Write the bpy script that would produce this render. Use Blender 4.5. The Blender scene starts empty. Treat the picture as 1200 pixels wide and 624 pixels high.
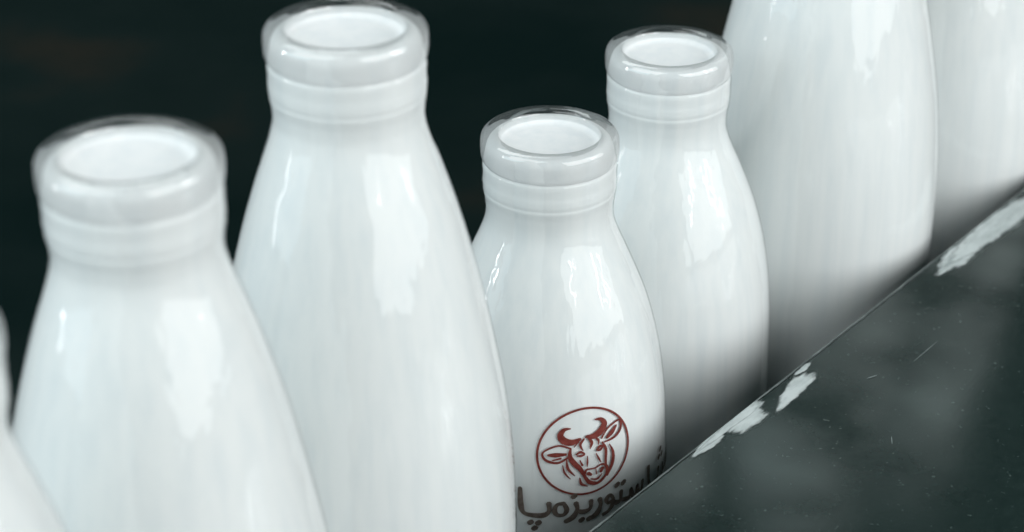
import bpy, bmesh, math, random
random.seed(4)
U = 0.045            # one bottle-mouth diameter in metres
scene = bpy.context.scene
COL = scene.collection
R = math.radians

# ---------------------------------------------------------------- materials
def new_mat(name):
    m = bpy.data.materials.new(name); m.use_nodes = True
    nt = m.node_tree
    for n in list(nt.nodes): nt.nodes.remove(n)
    out = nt.nodes.new('ShaderNodeOutputMaterial')
    return m, nt, out
def N(nt, t, **kw):
    n = nt.nodes.new(t)
    for k, v in kw.items():
        if k in n.inputs: n.inputs[k].default_value = v
        else: setattr(n, k, v)
    return n
def ramp(nt, stops):
    n = nt.nodes.new('ShaderNodeValToRGB')
    e = n.color_ramp.elements
    e[0].position, e[0].color = stops[0][0], stops[0][1]
    e[1].position, e[1].color = stops[1][0], stops[1][1]
    for p, c in stops[2:]:
        x = e.new(p); x.color = c
    return n
def g3(v): return (v, v, v, 1)

def mat_milk():
    m, nt, out = new_mat('milk')
    b = N(nt, 'ShaderNodeBsdfPrincipled', Roughness=0.5)
    b.inputs['Specular IOR Level'].default_value = 0.1
    tc = N(nt, 'ShaderNodeTexCoord'); mp = N(nt, 'ShaderNodeMapping')
    mp.inputs['Scale'].default_value = (1, 1, 0.05)
    nt.links.new(tc.outputs['Object'], mp.inputs['Vector'])
    no = N(nt, 'ShaderNodeTexNoise', Scale=210.0, Detail=4.0, Roughness=0.6)
    nt.links.new(mp.outputs['Vector'], no.inputs['Vector'])
    r = ramp(nt, [(0.30, (0.855, 0.885, 0.90, 1)), (0.58, (0.92, 0.935, 0.94, 1))])
    nt.links.new(no.outputs['Fac'], r.inputs['Fac'])
    nt.links.new(r.outputs['Color'], b.inputs['Base Color'])
    nt.links.new(b.outputs[0], out.inputs['Surface'])
    return m

def glass_fac(nt, k, a):
    lw = N(nt, 'ShaderNodeLayerWeight', Blend=0.5)
    pw = N(nt, 'ShaderNodeMath', operation='POWER'); pw.inputs[1].default_value = 5.0
    ml = N(nt, 'ShaderNodeMath', operation='MULTIPLY_ADD'); ml.inputs[1].default_value = k; ml.inputs[2].default_value = a
    nt.links.new(lw.outputs['Facing'], pw.inputs[0]); nt.links.new(pw.outputs[0], ml.inputs[0])
    return ml
def mat_shell():
    m, nt, out = new_mat('bottle_glass')
    ml = glass_fac(nt, 0.8, 0.045)
    tr = N(nt, 'ShaderNodeBsdfTransparent'); tr.inputs[0].default_value = (0.985, 0.995, 0.99, 1)
    gl = N(nt, 'ShaderNodeBsdfGlossy', Roughness=0.05)
    mx = N(nt, 'ShaderNodeMixShader')
    tc = N(nt, 'ShaderNodeTexCoord'); mp = N(nt, 'ShaderNodeMapping')
    mp.inputs['Scale'].default_value = (1, 1, 0.20)
    nt.links.new(tc.outputs['Object'], mp.inputs['Vector'])
    no = N(nt, 'ShaderNodeTexNoise', Scale=115.0, Detail=2.5)
    nt.links.new(mp.outputs['Vector'], no.inputs['Vector'])
    bp = N(nt, 'ShaderNodeBump', Strength=0.48, Distance=0.0018)
    nt.links.new(no.outputs['Fac'], bp.inputs['Height'])
    nt.links.new(bp.outputs['Normal'], gl.inputs['Normal'])
    nt.links.new(ml.outputs[0], mx.inputs['Fac'])
    nt.links.new(tr.outputs[0], mx.inputs[1]); nt.links.new(gl.outputs[0], mx.inputs[2])
    nt.links.new(mx.outputs[0], out.inputs['Surface'])
    return m

def mat_lip():
    # moulded lip: partly refracting, partly straight-through, with a glossy skin
    m, nt, out = new_mat('thick_lip_glass')
    b = N(nt, 'ShaderNodeBsdfGlass', Roughness=0.0, IOR=1.5)
    b.inputs['Color'].default_value = (1.0, 1.0, 1.0, 1)
    tr = N(nt, 'ShaderNodeBsdfTransparent'); tr.inputs[0].default_value = (0.985, 0.997, 0.992, 1)
    gl = N(nt, 'ShaderNodeBsdfGlossy', Roughness=0.015)
    no = N(nt, 'ShaderNodeTexNoise', Scale=110.0, Detail=2.0)
    tc = N(nt, 'ShaderNodeTexCoord'); nt.links.new(tc.outputs['Object'], no.inputs['Vector'])
    bp = N(nt, 'ShaderNodeBump', Strength=0.4, Distance=0.0010)
    nt.links.new(no.outputs['Fac'], bp.inputs['Height'])
    nt.links.new(bp.outputs['Normal'], b.inputs['Normal']); nt.links.new(bp.outputs['Normal'], gl.inputs['Normal'])
    ml = glass_fac(nt, 0.75, 0.14)
    m1 = N(nt, 'ShaderNodeMixShader'); nt.links.new(ml.outputs[0], m1.inputs['Fac'])
    nt.links.new(tr.outputs[0], m1.inputs[1]); nt.links.new(gl.outputs[0], m1.inputs[2])
    m2 = N(nt, 'ShaderNodeMixShader'); m2.inputs['Fac'].default_value = 0.46
    nt.links.new(m1.outputs[0], m2.inputs[1]); nt.links.new(b.outputs[0], m2.inputs[2])
    nt.links.new(m2.outputs[0], out.inputs['Surface'])
    return m

def mat_print(name, col, var):
    m, nt, out = new_mat(name)
    b = N(nt, 'ShaderNodeBsdfPrincipled', Roughness=0.6)
    b.inputs['Specular IOR Level'].default_value = 0.25
    no = N(nt, 'ShaderNodeTexNoise', Scale=700.0, Detail=3.0)
    tc = N(nt, 'ShaderNodeTexCoord'); nt.links.new(tc.outputs['Object'], no.inputs['Vector'])
    r = ramp(nt, [(0.35, (*col, 1)), (0.75, (*var, 1))])
    nt.links.new(no.outputs['Fac'], r.inputs['Fac']); nt.links.new(r.outputs['Color'], b.inputs['Base Color'])
    nt.links.new(b.outputs[0], out.inputs['Surface'])
    return m

def mat_ledge():
    m, nt, out = new_mat('dark_painted_metal')
    b = N(nt, 'ShaderNodeBsdfPrincipled')
    tc = N(nt, 'ShaderNodeTexCoord')
    n1 = N(nt, 'ShaderNodeTexNoise', Scale=13.0, Detail=2.5, Roughness=0.5)
    n3 = N(nt, 'ShaderNodeTexNoise', Scale=560.0, Detail=1.5)
    n4 = N(nt, 'ShaderNodeTexNoise', Scale=180.0, Detail=8.0, Roughness=0.8)
    for n in (n1, n3, n4): nt.links.new(tc.outputs['Object'], n.inputs['Vector'])
    r1 = ramp(nt, [(0.3, (0.006, 0.0150, 0.0135, 1)), (0.7, (0.017, 0.030, 0.0275, 1))])
    nt.links.new(n4.outputs['Fac'], r1.inputs['Fac'])
    r3 = ramp(nt, [(0.705, g3(0)), (0.79, g3(0.75))])
    nt.links.new(n3.outputs['Fac'], r3.inputs['Fac'])
    mx = N(nt, 'ShaderNodeMixRGB'); mx.inputs[2].default_value = (0.09, 0.12, 0.112, 1)
    nt.links.new(r3.outputs['Color'], mx.inputs[0]); nt.links.new(r1.outputs['Color'], mx.inputs[1])
    nt.links.new(mx.outputs[0], b.inputs['Base Color'])
    r2 = ramp(nt, [(0.3, g3(0.22)), (0.7, g3(0.14))])
    nt.links.new(n1.outputs['Fac'], r2.inputs['Fac']); nt.links.new(r2.outputs['Color'], b.inputs['Roughness'])
    r4 = ramp(nt, [(0.40, g3(0.08)), (0.68, g3(0.95))])     # rubbed, shinier areas
    nt.links.new(n1.outputs['Fac'], r4.inputs['Fac']); nt.links.new(r4.outputs['Color'], b.inputs['Specular IOR Level'])
    b.inputs['Specular Tint'].default_value = (0.86, 1.0, 0.97, 1)
    bp = N(nt, 'ShaderNodeBump', Strength=0.12, Distance=0.0002)
    nt.links.new(n4.outputs['Fac'], bp.inputs['Height']); nt.links.new(bp.outputs['Normal'], b.inputs['Normal'])
    nt.links.new(b.outputs[0], out.inputs['Surface'])
    return m

def mat_chip():
    m, nt, out = new_mat('scuffed_bare_patch')
    b = N(nt, 'ShaderNodeBsdfPrincipled', Roughness=0.7)
    b.inputs['Specular IOR Level'].default_value = 0.2
    tc = N(nt, 'ShaderNodeTexCoord'); mp = N(nt, 'ShaderNodeMapping'); mp.inputs['Scale'].default_value = (0.30, 1, 1)
    nt.links.new(tc.outputs['Object'], mp.inputs['Vector'])
    n1 = N(nt, 'ShaderNodeTexNoise', Scale=330.0, Detail=5.0, Roughness=0.65)
    nt.links.new(mp.outputs['Vector'], n1.inputs['Vector'])
    r1 = ramp(nt, [(0.30, (0.40, 0.45, 0.45, 1)), (0.62, (0.60, 0.65, 0.65, 1))])
    nt.links.new(n1.outputs['Fac'], r1.inputs['Fac']); nt.links.new(r1.outputs['Color'], b.inputs['Base Color'])
    at = N(nt, 'ShaderNodeAttribute', attribute_name='wear')
    ad = N(nt, 'ShaderNodeMath', operation='MULTIPLY_ADD'); ad.inputs[1].default_value = 1.15
    nt.links.new(n1.outputs['Fac'], ad.inputs[0]); nt.links.new(at.outputs['Fac'], ad.inputs[2])
    r2 = ramp(nt, [(0.68, g3(0.0)), (0.99, g3(1))])
    nt.links.new(ad.outputs[0], r2.inputs['Fac'])
    tr = N(nt, 'ShaderNodeBsdfTransparent'); mx = N(nt, 'ShaderNodeMixShader')
    nt.links.new(r2.outputs['Color'], mx.inputs['Fac'])
    nt.links.new(tr.outputs[0], mx.inputs[1]); nt.links.new(b.outputs[0], mx.inputs[2])
    nt.links.new(mx.outputs[0], out.inputs['Surface'])
    return m

def mat_simple(name, c0, c1, scale, rough, spec=0.5, metal=0.0, lo=0.35, hi=0.7, extra=()):
    m, nt, out = new_mat(name)
    b = N(nt, 'ShaderNodeBsdfPrincipled', Roughness=rough, Metallic=metal)
    b.inputs['Specular IOR Level'].default_value = spec
    tc = N(nt, 'ShaderNodeTexCoord')
    n1 = N(nt, 'ShaderNodeTexNoise', Scale=scale, Detail=5.0)
    nt.links.new(tc.outputs['Object'], n1.inputs['Vector'])
    r1 = ramp(nt, [(lo, (*c0, 1)), (hi, (*c1, 1))] + list(extra))
    nt.links.new(n1.outputs['Fac'], r1.inputs['Fac']); nt.links.new(r1.outputs['Color'], b.inputs['Base Color'])
    nt.links.new(b.outputs[0], out.inputs['Surface'])
    return m

M_MILK, M_SHELL, M_LIP = mat_milk(), mat_shell(), mat_lip()
M_RED = mat_print('red_print', (0.16, 0.026, 0.020), (0.27, 0.066, 0.052))
M_INK = mat_print('dark_print', (0.115, 0.090, 0.074), (0.21, 0.172, 0.148))
M_LEDGE = mat_ledge()
M_CHIP = mat_chip()
M_EDGE = mat_simple('worn_edge', (0.08, 0.10, 0.10), (0.28, 0.315, 0.315), 60, 0.5)
M_FLOOR = mat_simple('dark_floor', (0.0060, 0.0145, 0.0140), (0.030, 0.026, 0.020), 5, 0.9, 0.0, lo=0.38, hi=0.70, extra=[(0.55, (0.011, 0.0200, 0.0192, 1))])

# ---------------------------------------------------------------- helpers
def link(name, me, parent=None):
    o = bpy.data.objects.new(name, me); COL.objects.link(o)
    if parent: o.parent = parent
    return o
def mesh_from_bm(name, bm, mats, smooth=True):
    me = bpy.data.meshes.new(name); bm.to_mesh(me); bm.free()
    for m in mats: me.materials.append(m)
    for p in me.polygons: p.use_smooth = smooth
    return me
def catmull(pts, n=6):
    P = [pts[0]] + list(pts) + [pts[-1]]; out = []
    for i in range(1, len(P) - 2):
        p0, p1, p2, p3 = P[i-1], P[i], P[i+1], P[i+2]
        for k in range(n):
            t = k / n
            out.append(tuple(0.5*((2*p1[j]) + (-p0[j]+p2[j])*t + (2*p0[j]-5*p1[j]+4*p2[j]-p3[j])*t*t + (-p0[j]+3*p1[j]-3*p2[j]+p3[j])*t**3) for j in range(len(p1))))
    out.append(tuple(pts[-1])); return out
def lathe(bm, prof, seg=128, closed=False, mi=0):
    """prof: (r, z) in metres; r == 0 makes a pole"""
    rings = []
    for r, z in prof:
        if r < 1e-7: rings.append([bm.verts.new((0, 0, z))])
        else: rings.append([bm.verts.new((r*math.cos(2*math.pi*k/seg), r*math.sin(2*math.pi*k/seg), z)) for k in range(seg)])
    pairs = list(zip(rings, rings[1:]))
    if closed: pairs.append((rings[-1], rings[0]))
    fs = []
    for a, b in pairs:
        for k in range(seg):
            k2 = (k+1) % seg
            if len(a) == 1 and len(b) == 1: continue
            if len(a) == 1: f = bm.faces.new((a[0], b[k2], b[k]))
            elif len(b) == 1: f = bm.faces.new((a[k], a[k2], b[0]))
            else: f = bm.faces.new((a[k], a[k2], b[k2], b[k]))
            f.material_index = mi; fs.append(f)
    bmesh.ops.recalc_face_normals(bm, faces=fs)

# profiles: (depth below the mouth, radius), in mouth diameters
NECK = [(0.208, 0.4805), (0.218, 0.4825), (0.232, 0.4860), (0.255, 0.4870), (0.290, 0.4855), (0.320, 0.4850), (0.350, 0.4868), (0.385, 0.4865), (0.404, 0.4845), (0.414, 0.4825), (0.424, 0.4825), (0.434, 0.4835), (0.448, 0.4820), (0.465, 0.4785), (0.49, 0.4735), (0.52, 0.470)]
LARGE = NECK + [(0.60, 0.468), (0.70, 0.488), (0.82, 0.526), (0.97, 0.578), (1.2, 0.652), (1.49, 0.733), (1.79, 0.805), (2.27, 0.902), (2.6, 0.957), (3.0, 0.999), (3.45, 1.019), (4.0, 1.02), (5.0, 1.02)]
SMALL = NECK + [(0.60, 0.465), (0.69, 0.475), (0.80, 0.512), (0.95, 0.578), (1.14, 0.658), (1.35, 0.736), (1.62, 0.808), (1.9, 0.858), (2.2, 0.890), (2.5, 0.904), (2.8, 0.908), (3.35, 0.908)]
RS = 0.908
H_L, H_S = 5.43, 3.80

def bottle_meshes(tag_, body, H):
    RB = body[-1][1]
    outer = catmull(body, 6)
    outer += [(H-0.25, RB), (H-0.16, RB-0.006), (H-0.07, RB-0.04), (H-0.02, RB-0.10), (H, RB-0.17), (H-0.03, RB-0.26), (H-0.10, RB*0.4), (H-0.12, 0.0)]
    bm = bmesh.new()
    lathe(bm, [(r*U, (H-h)*U) for h, r in outer])
    lip = [(0.206, 0.362), (0.16, 0.352), (0.11, 0.349), (0.06, 0.352), (0.028, 0.358), (0.008, 0.376), (0.0, 0.406), (0.002, 0.442), (0.012, 0.470),
           (0.032, 0.488), (0.06, 0.4955), (0.10, 0.4970), (0.14, 0.4960), (0.168, 0.4930), (0.186, 0.4880), (0.198, 0.4825), (0.206, 0.4785)]
    lathe(bm, [(r*U, (H-h)*U) for h, r in catmull(lip, 3)], closed=True, mi=1)
    g = mesh_from_bm('glass_'+tag_, bm, [M_SHELL, M_LIP])
    bm = bmesh.new()
    m = [(0.104, 0.0), (0.103, 0.20), (0.099, 0.27), (0.101, 0.295), (0.098, 0.318), (0.090, 0.336), (0.074, 0.350), (0.054, 0.362), (0.044, 0.378), (0.046, 0.398), (0.058, 0.420), (0.078, 0.438), (0.104, 0.450), (0.135, 0.458), (0.168, 0.464), (0.19, 0.469), (0.208, 0.4715)]
    m2 = [(h, r-0.009) for h, r in outer if 0.213 < h <= H-0.1 and r > RB*0.5 or 0.213 < h < 1]
    m2 = [(h, r) for h, r in m2 if h < H-0.05]
    m += m2 + [(H-0.13, m2[-1][1]-0.06), (H-0.14, 0.0)]
    lathe(bm, [(r*U, (H-h)*U) for h, r in m])
    k = mesh_from_bm('milk_'+tag_, bm, [M_MILK])
    return g, k, outer
GL, KL, _ = bottle_meshes('large', LARGE, H_L)
GS, KS, OUT_S = bottle_meshes('small', SMALL, H_S)

def bottle(x, y, rz, label, small):
    t = bpy.data.objects.new('milk_bottle', None); COL.objects.link(t)
    t.location = (x*U, y*U, 0); t.rotation_euler = (0, 0, rz); t.empty_display_size = 0.02
    t['label'] = label; t['category'] = 'milk bottle'
    t['group'] = 'small full milk bottles' if small else 'large full milk bottles'
    g = link('glass', GS if small else GL, t)
    link('milk', KS if small else KL, t)
    return t, g

bottle(-2.79, 8.64, 0.3, 'large blurred milk bottle cut off by the left edge of the photo', False)
bottle(-2.005, 10.52, 1.1, 'large milk bottle at left with its whole open mouth blurred in the foreground', False)
bottle(-0.9885, 12.284, 2.0, 'tall large milk bottle just left of the bottle with the red cow emblem', False)
tD, gD = bottle(0.268, 14.325, 0.0, 'small milk bottle printed with a red cow emblem and dark lettering', True)
bottle(1.215, 15.89, 2.6, 'small plain milk bottle standing right behind the bottle with the cow emblem', True)
bottle(2.63, 17.23, 3.5, 'large milk bottle behind the small plain one, its neck above the frame', False)
bottle(3.97, 18.8, 4.4, 'farthest large milk bottle at the top right end of the row', False)

# ---------------------------------------------------------------- print on the small bottle
def r_at(h):
    for (h0, r0), (h1, r1) in zip(OUT_S, OUT_S[1:]):
        if h0 <= h <= h1: return r0 + (r1-r0)*(h-h0)/max(1e-9, h1-h0)
    return RS
def on_bottle(s, h, lift):
    """s = arc distance to the right of the front, h = depth below the mouth"""
    a = s/RS; r = (r_at(h)+lift)*U
    return (r*math.sin(a), -r*math.cos(a), (H_S-h)*U)
def ribbon(bm, pts, widths, place, lift, cap=True):
    P = catmull([(p[0], p[1], w) for p, w in zip(pts, widths)], 7)
    L, Rr = [], []
    n = len(P)
    ex = []
    for i in range(n):
        a = P[max(0, i-1)]; b = P[min(n-1, i+1)]
        dx, dy = b[0]-a[0], b[1]-a[1]; l = math.hypot(dx, dy) or 1
        nx, ny = -dy/l, dx/l; w = max(0.3, P[i][2])/2
        ex.append((P[i], nx, ny, w, dx/l, dy/l))
    if cap:
        p, nx, ny, w, tx, ty = ex[0]; ex.insert(0, ((p[0]-tx*w*.7, p[1]-ty*w*.7), nx, ny, w*.5, tx, ty))
        p, nx, ny, w, tx, ty = ex[-1]; ex.append(((p[0]+tx*w*.7, p[1]+ty*w*.7), nx, ny, w*.5, tx, ty))
    for p, nx, ny, w, _, _ in ex:
        L.append(bm.verts.new(place(p[0]+nx*w, p[1]+ny*w, lift)))
        Rr.append(bm.verts.new(place(p[0]-nx*w, p[1]-ny*w, lift)))
    for i in range(len(ex)-1):
        bm.faces.new((L[i], Rr[i], Rr[i+1], L[i+1]))
lift_i = [0]
def nl():
    lift_i[0] += 1
    return 0.0025 + 0.00008*(lift_i[0] % 30)
# emblem, drawn in its own plane: 53 units = ring radius, the head tilted a little
ESX, ESY = 0.365/53, 0.345/53
CT, ST = math.cos(R(-7)), math.sin(R(-7))
def pe(x, y, lift): return on_bottle(0.275 + (x*CT-y*ST)*ESX, 2.155 + (x*ST+y*CT)*ESY, lift)
bm = bmesh.new()
ring = [(53*math.cos(2*math.pi*k/40), 53*math.sin(2*math.pi*k/40)) for k in range(41)]
ribbon(bm, ring, [2.6]*41, pe, 0.0025, cap=False)
E = [
 ([(-13,-33),(-20,-33),(-25,-27),(-22,-20),(-14,-16),(-4,-18)], [1.5,4.5,7,8.4,7.4,3.2]),
 ([(3,-19),(11,-17),(20,-20),(26,-27),(23,-34),(16,-36)], [3.2,7,8.4,7,4.5,1.5]),
 ([(-16,-9),(-29,-15),(-46,-9),(-44,1),(-31,6),(-18,0)], [2.2,2.2,2.2,3.1,2.8,1.8]),
 ([(-41,-5),(-33,-4),(-22,-3)], [2.6,5.6,3]), ([(-37,2),(-28,1)], [1.5,2.5]),
 ([(20,-11),(29,-20),(45,-24),(45,-13),(36,-6),(23,-5)], [2.2,2.2,2.2,3.1,2.9,1.8]),
 ([(40,-19),(33,-13),(26,-9)], [2.6,5.6,3]),
 ([(-16,-9),(-18,1),(-14,11),(-9,19),(-6,28)], [2.2,5,6.2,5.2,3.4]),
 ([(-22,4),(-22,15),(-16,26)], [1.2,3.2,1.2]), ([(-27,10),(-26,20),(-21,29)], [1,2.2,1]),
 ([(20,-6),(23,4),(21,16),(20,26)], [2.2,3.2,3,2.2]),
 ([(28,0),(31,12),(28,25),(20,38)], [1.2,3.2,4.4,2.2]),
 ([(0,-17),(-5,-11),(-3,-3)], [2.4,3,1.2]), ([(5,-17),(8,-10),(5,-3)], [2.4,3.6,1.2]), ([(12,-16),(16,-10),(15,-5)], [2.2,2.6,1.2]), ([(-7,-15),(-12,-10)], [2.2,1.2]),
 ([(-11,0),(-6,-2),(-2,1.5),(-6,3),(-10,1.5)], [1.8,3,2,2.8,1.8]), ([(12,1.5),(16,-2),(20,-1),(16,2.5),(12,1.5)], [1.8,3,2,2.8,1.8]),
 ([(1,5),(0,12),(-1,18)], [1,2.2,1.2]), ([(11,5),(13,12),(15,18)], [1,2.3,1.2]), ([(-8,8),(-6,15)], [1.3,2.6]),
 ([(-6,28),(-2,22),(7,23),(16,21),(21,27),(18,37),(8,43),(-1,39),(-6,28)], [3.4,2.3,1.8,2.3,3.6,3,3.6,4.6,3.4]),
 ([(-1,27),(2,30)], [4.4,3.2]), ([(16,26),(13,30)], [4.4,3.2]),
 ([(1,35),(8,37.5),(14,33)], [1.3,2.7,1.3]), ([(-4,33),(-1,39),(6,42)], [3,5,3]), ([(8,24),(8,31)], [1,1.8]),
 ([(-11,30),(-10,38),(-4,43)], [1.3,3.2,1.5]),
]
for p, w in E: ribbon(bm, p, w, pe, nl())
link('emblem', mesh_from_bm('emblem', bm, [M_RED]), gD)
# lettering: right-to-left script, baseline below the emblem
TS = 1/146
def pt(x, y, lift): return on_bottle((x+15)*TS, 2.645 - (y - 0.0003*max(0, x-40)**2)*TS, lift)
bm = bmesh.new()
def T(p, w=4.6): ribbon(bm, p, [1.12*w*(0.8+0.4*math.sin(1+2*i)**2) for i in range(len(p))], pt, nl())
def dot(x, y, r=2.9): ribbon(bm, [(x-r*.5, y-r*.4), (x+r*.5, y+r*.4)], [2*r, 2*r], pt, nl())
T([(-15,13),(-15,3),(-21,-2),(-34,-2.5),(-42,0),(-45,9),(-46,30)], 5); dot(-26,-12); dot(-34.5,-12); dot(-30,-19)
T([(1,12),(-6,11),(-9,4),(-6,-2),(1,-2),(4,4),(1,12)], 4.4)
T([(14,11),(15.5,3),(11,-6),(3,-11)], 5); dot(12,20)
T([(31,11),(30,2),(23,-1),(15,1)], 4.6); dot(29,-11); dot(20.5,-11)
T([(41,11),(42,3),(38,-6),(31,-11)], 5)
T([(57,4),(51,3),(49,8),(53,12),(57,8),(57,0),(52,-7),(45,-10)], 4.2)
T([(68,12),(67,2),(62,0),(57,3)], 4.6); dot(71,22); dot(62.5,22)
T([(101,12),(99,1),(94,0),(92,10),(90,1),(85,0),(82,10),(80,1),(74,0),(67,2)], 4.2)
T([(136,11),(135,2),(128,-2),(118,-1),(113,4),(112,24)], 4.6); dot(129,-11,2.5); dot(121,-11,2.5); dot(125,-17,2.5)
T([(150,9),(151,2),(147,-6),(140,-11)], 4.4)
T([(162,10),(161,2),(155,0),(151,2)], 4.2); dot(146,24,2.8); dot(137,24,2.8); dot(141.5,32,2.8)
T([(190,12),(188,1),(183,0),(181,10),(179,1),(174,0),(172,10),(170,1),(162,1)], 4.0)
link('lettering', mesh_from_bm('lettering', bm, [M_INK]), gD)

# ---------------------------------------------------------------- ledge
P1 = (0.517, 12.354); DV = (0.6055, 0.7958); EV = (0.7958, -0.6055); ZT = 1.73
ledge = bpy.data.objects.new('metal_ledge', None); COL.objects.link(ledge)
ledge.location = (P1[0]*U, P1[1]*U, 0); ledge.rotation_euler = (0, 0, math.atan2(DV[1], DV[0]))
ledge['label'] = 'dark painted metal ledge with pale chipped patches along its edge'
ledge['category'] = 'ledge'
# local: x along the edge, -y away from the bottles
def quadbox(bm, x0, x1, y0, y1, z0, z1, bev=0.0):
    vs = [bm.verts.new((x*U, y*U, z*U)) for z in (z0, z1) for (x, y) in ((x0, y0), (x1, y0), (x1, y1), (x0, y1))]
    fs = [bm.faces.new([vs[i] for i in f]) for f in ((3,2,1,0), (4,5,6,7), (0,1,5,4), (1,2,6,5), (2,3,7,6), (3,0,4,7))]
    bmesh.ops.recalc_face_normals(bm, faces=fs)
    if bev:
        bmesh.ops.bevel(bm, geom=bm.edges[:], offset=bev*U, segments=3, affect='EDGES', profile=0.5)
bm = bmesh.new(); quadbox(bm, -1.6, 22, -9, -0.012, ZT-0.10, ZT, 0.012)
link('top_panel', mesh_from_bm('top_panel', bm, [M_LEDGE], False), ledge)
bm = bmesh.new(); quadbox(bm, -1.5, 21.9, -8.9, -0.05, 0.0, ZT-0.10)
link('base_box', mesh_from_bm('base_box', bm, [M_LEDGE], False), ledge)
# worn bare edge with a slightly uneven width
bm = bmesh.new(); top = []; inn = []; low = []
n = 500
for i in range(n+1):
    x = -1.59 + 23.5*i/n
    w = 0.006 + 0.004*math.sin(x*3.1)*math.sin(x*7.7+1) + 0.005*random.random()**3
    top.append(bm.verts.new((x*U, 0.000, (ZT+0.0030)*U)))
    inn.append(bm.verts.new((x*U, -(0.006+w)*U, (ZT+0.0030)*U)))
    low.append(bm.verts.new((x*U, 0.000, (ZT-0.02)*U)))
for i in range(n):
    bm.faces.new((inn[i], inn[i+1], top[i+1], top[i])); bm.faces.new((top[i], top[i+1], low[i+1], low[i]))
link('worn_edge', mesh_from_bm('worn_edge', bm, [M_EDGE], False), ledge)
def chip(s, e, ln, wd, ang, seed, taper=0.3, strength=1.0):
    rd = random.Random(seed); bm = bmesh.new(); n = 60
    lay = bm.verts.layers.float.new('wear')
    ph = [rd.random()*6.28 for _ in range(5)]
    ca, sa = math.cos(ang), math.sin(ang); rings = []
    z = (ZT+0.0042+0.0003*(seed % 6))*U
    for f, wv in ((1.18, 0.0), (0.9, 0.34), (0.6, 0.62)):
        row = []
        for k in range(n):
            a = 2*math.pi*k/n
            q = 1 + 0.12*math.sin(2*a+ph[0]) + 0.09*math.sin(3*a+ph[1]) + 0.06*math.sin(5*a+ph[2]) + 0.04*math.sin(11*a+ph[3])
            x = ln/2*math.cos(a)*q*f; y = wd/2*math.sin(a)*q*f*(1+taper*math.cos(a))
            v = bm.verts.new(((s+x*ca-y*sa)*U, min(-0.003-0.0005*(1.18-f), (-e+x*sa+y*ca))*U, z)); v[lay] = wv*strength
            row.append(v)
        rings.append(row)
    c = bm.verts.new((s*U, -e*U, z)); c[lay] = 0.7*strength
    for a, b in zip(rings, rings[1:]):
        for k in range(n): bm.faces.new((a[k], a[(k+1) % n], b[(k+1) % n], b[k]))
    for k in range(n): bm.faces.new((rings[-1][k], rings[-1][(k+1) % n], c))
    link('chipped_paint_patch', mesh_from_bm('chipped_paint_patch', bm, [M_CHIP], False), ledge)
chip(1.42, 0.045, 0.38, 0.11, 0.03, 1, strength=0.95)
chip(1.87, 0.080, 0.52, 0.19, 0.05, 2)
chip(2.42, 0.155, 0.54, 0.15, 0.12, 3)
chip(2.72, 0.045, 0.20, 0.05, 0.0, 4, strength=0.9)
chip(1.72, 0.035, 0.85, 0.08, 0.02, 11, strength=0.8)
chip(5.75, 0.13, 1.80, 0.24, 0.01, 5, strength=0.95)
chip(5.05, 0.13, 0.66, 0.18, 0.04, 6, strength=0.9)
def scratch(x0, y0, x1, y1, w):
    bm = bmesh.new()
    dx, dy = x1-x0, y1-y0; l = math.hypot(dx, dy); nx, ny = -dy/l*w/2, dx/l*w/2
    pts = [(x0, y0), (x0+dx*.3+nx, y0+dy*.3+ny), (x0+dx*.7+nx, y0+dy*.7+ny), (x1, y1), (x0+dx*.7-nx, y0+dy*.7-ny), (x0+dx*.3-nx, y0+dy*.3-ny)]
    f = bm.faces.new([bm.verts.new((a*U, -b*U, (ZT+0.004)*U)) for a, b in pts])
    f.normal_update()
    if f.normal.z < 0: f.normal_flip()
    link('scratch', mesh_from_bm('scratch', bm, [M_EDGE], False), ledge)
scratch(3.33, 0.66, 3.74, 0.66, 0.008)
scratch(2.9, 0.50, 3.0, 0.54, 0.009)
scratch(2.2, 1.1, 2.30, 1.04, 0.006)
scratch(4.2, 1.25, 4.30, 1.20, 0.007)

# ---------------------------------------------------------------- floor
bm = bmesh.new()
vs = [bm.verts.new(p) for p in ((-12, -12, 0), (12, -12, 0), (12, 12, 0), (-12, 12, 0))]
bm.faces.new(vs)
fl = link('floor', mesh_from_bm('floor', bm, [M_FLOOR], False)); fl['kind'] = 'structure'

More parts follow.
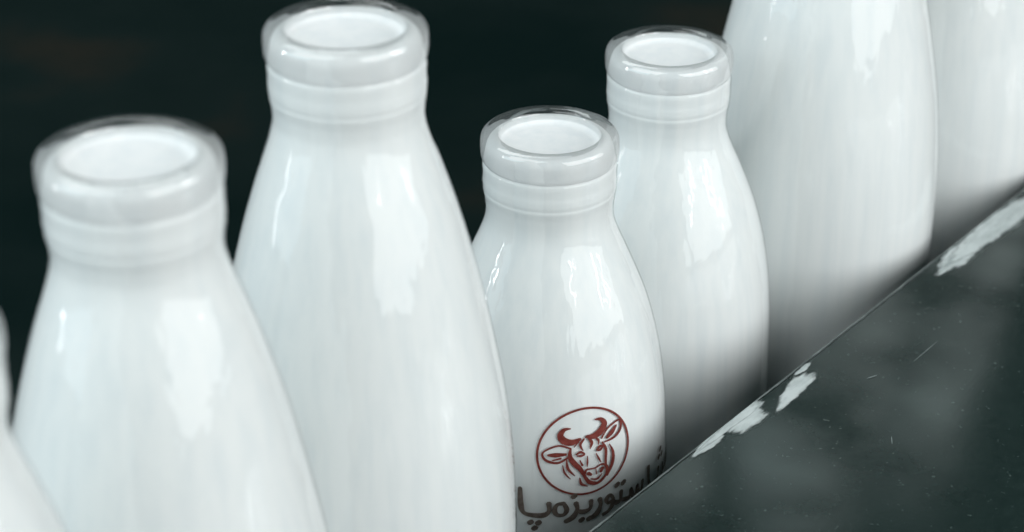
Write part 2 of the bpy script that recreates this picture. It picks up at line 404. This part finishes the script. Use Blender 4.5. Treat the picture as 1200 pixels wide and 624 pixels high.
# ---------------------------------------------------------------- lights
from mathutils import Vector
CEN = Vector((0.3*U, 14*U, 2.5*U))
def area(name, d, dist, sx, sy, watts, col=(1, 1, 1)):
    l = bpy.data.lights.new(name, 'AREA'); l.shape = 'RECTANGLE'; l.size = sx; l.size_y = sy; l.energy = watts; l.color = col
    o = bpy.data.objects.new(name, l); COL.objects.link(o)
    o.location = CEN + Vector(d).normalized()*dist
    o.rotation_euler = (CEN - o.location).to_track_quat('-Z', 'Y').to_euler()
def az(deg, el): return (math.sin(R(deg)), -math.cos(R(deg)), math.tan(R(el)))   # deg to the right of straight-toward-camera
area('ceiling_softbox', (-0.60, -0.50, 0.90), 1.5, 1.3, 1.2, 12.5, (0.95, 1.0, 1.0))
area('window_wall', az(58, 22), 1.75, 2.3, 1.4, 26, (0.98, 1.0, 1.0))
area('window_streak_a', az(36, 22), 1.6, 0.030, 0.55, 1.1, (0.98, 1.0, 1.0))
area('window_streak_b', az(70, 20), 1.6, 0.06, 0.75, 3.2, (0.98, 1.0, 1.0))
area('window_streak_c', az(79, 18), 1.6, 0.035, 0.65, 1.6, (0.97, 1.0, 1.0))
area('window_left', az(-84, 9), 1.6, 0.045, 0.60, 3.0, (0.92, 0.98, 1.0))
area('left_fill', (-0.90, -0.46, 0.30), 1.7, 1.1, 1.0, 6.0, (0.76, 0.92, 1.0))  # added broad fill lamp, lifts the bottles' left sides; no actual window
area('rim_glint_light', (-0.35, 0.62, 0.95), 1.8, 1.1, 0.5, 6.0, (0.95, 1.0, 1.0))  # unseen lamp added behind the row to put highlights on the lips

w = bpy.data.worlds.new('World'); scene.world = w; w.use_nodes = True
bg = w.node_tree.nodes['Background']; bg.inputs[0].default_value = (0.48, 0.72, 0.73, 1); bg.inputs[1].default_value = 0.10

# ---------------------------------------------------------------- camera
cam = bpy.data.cameras.new('camera'); co = bpy.data.objects.new('camera', cam); COL.objects.link(co)
co.location = (0, 0, 10.33*U); co.rotation_euler = (R(90-28), 0, 0)
cam.sensor_width = 36; cam.lens = 78; cam.clip_start = 0.01; cam.clip_end = 100
cam.dof.use_dof = True; cam.dof.focus_distance = 15.9*U; cam.dof.aperture_fstop = 11
scene.camera = co
scene.view_settings.view_transform = 'Standard'; scene.view_settings.look = 'None'
scene.view_settings.exposure = 0
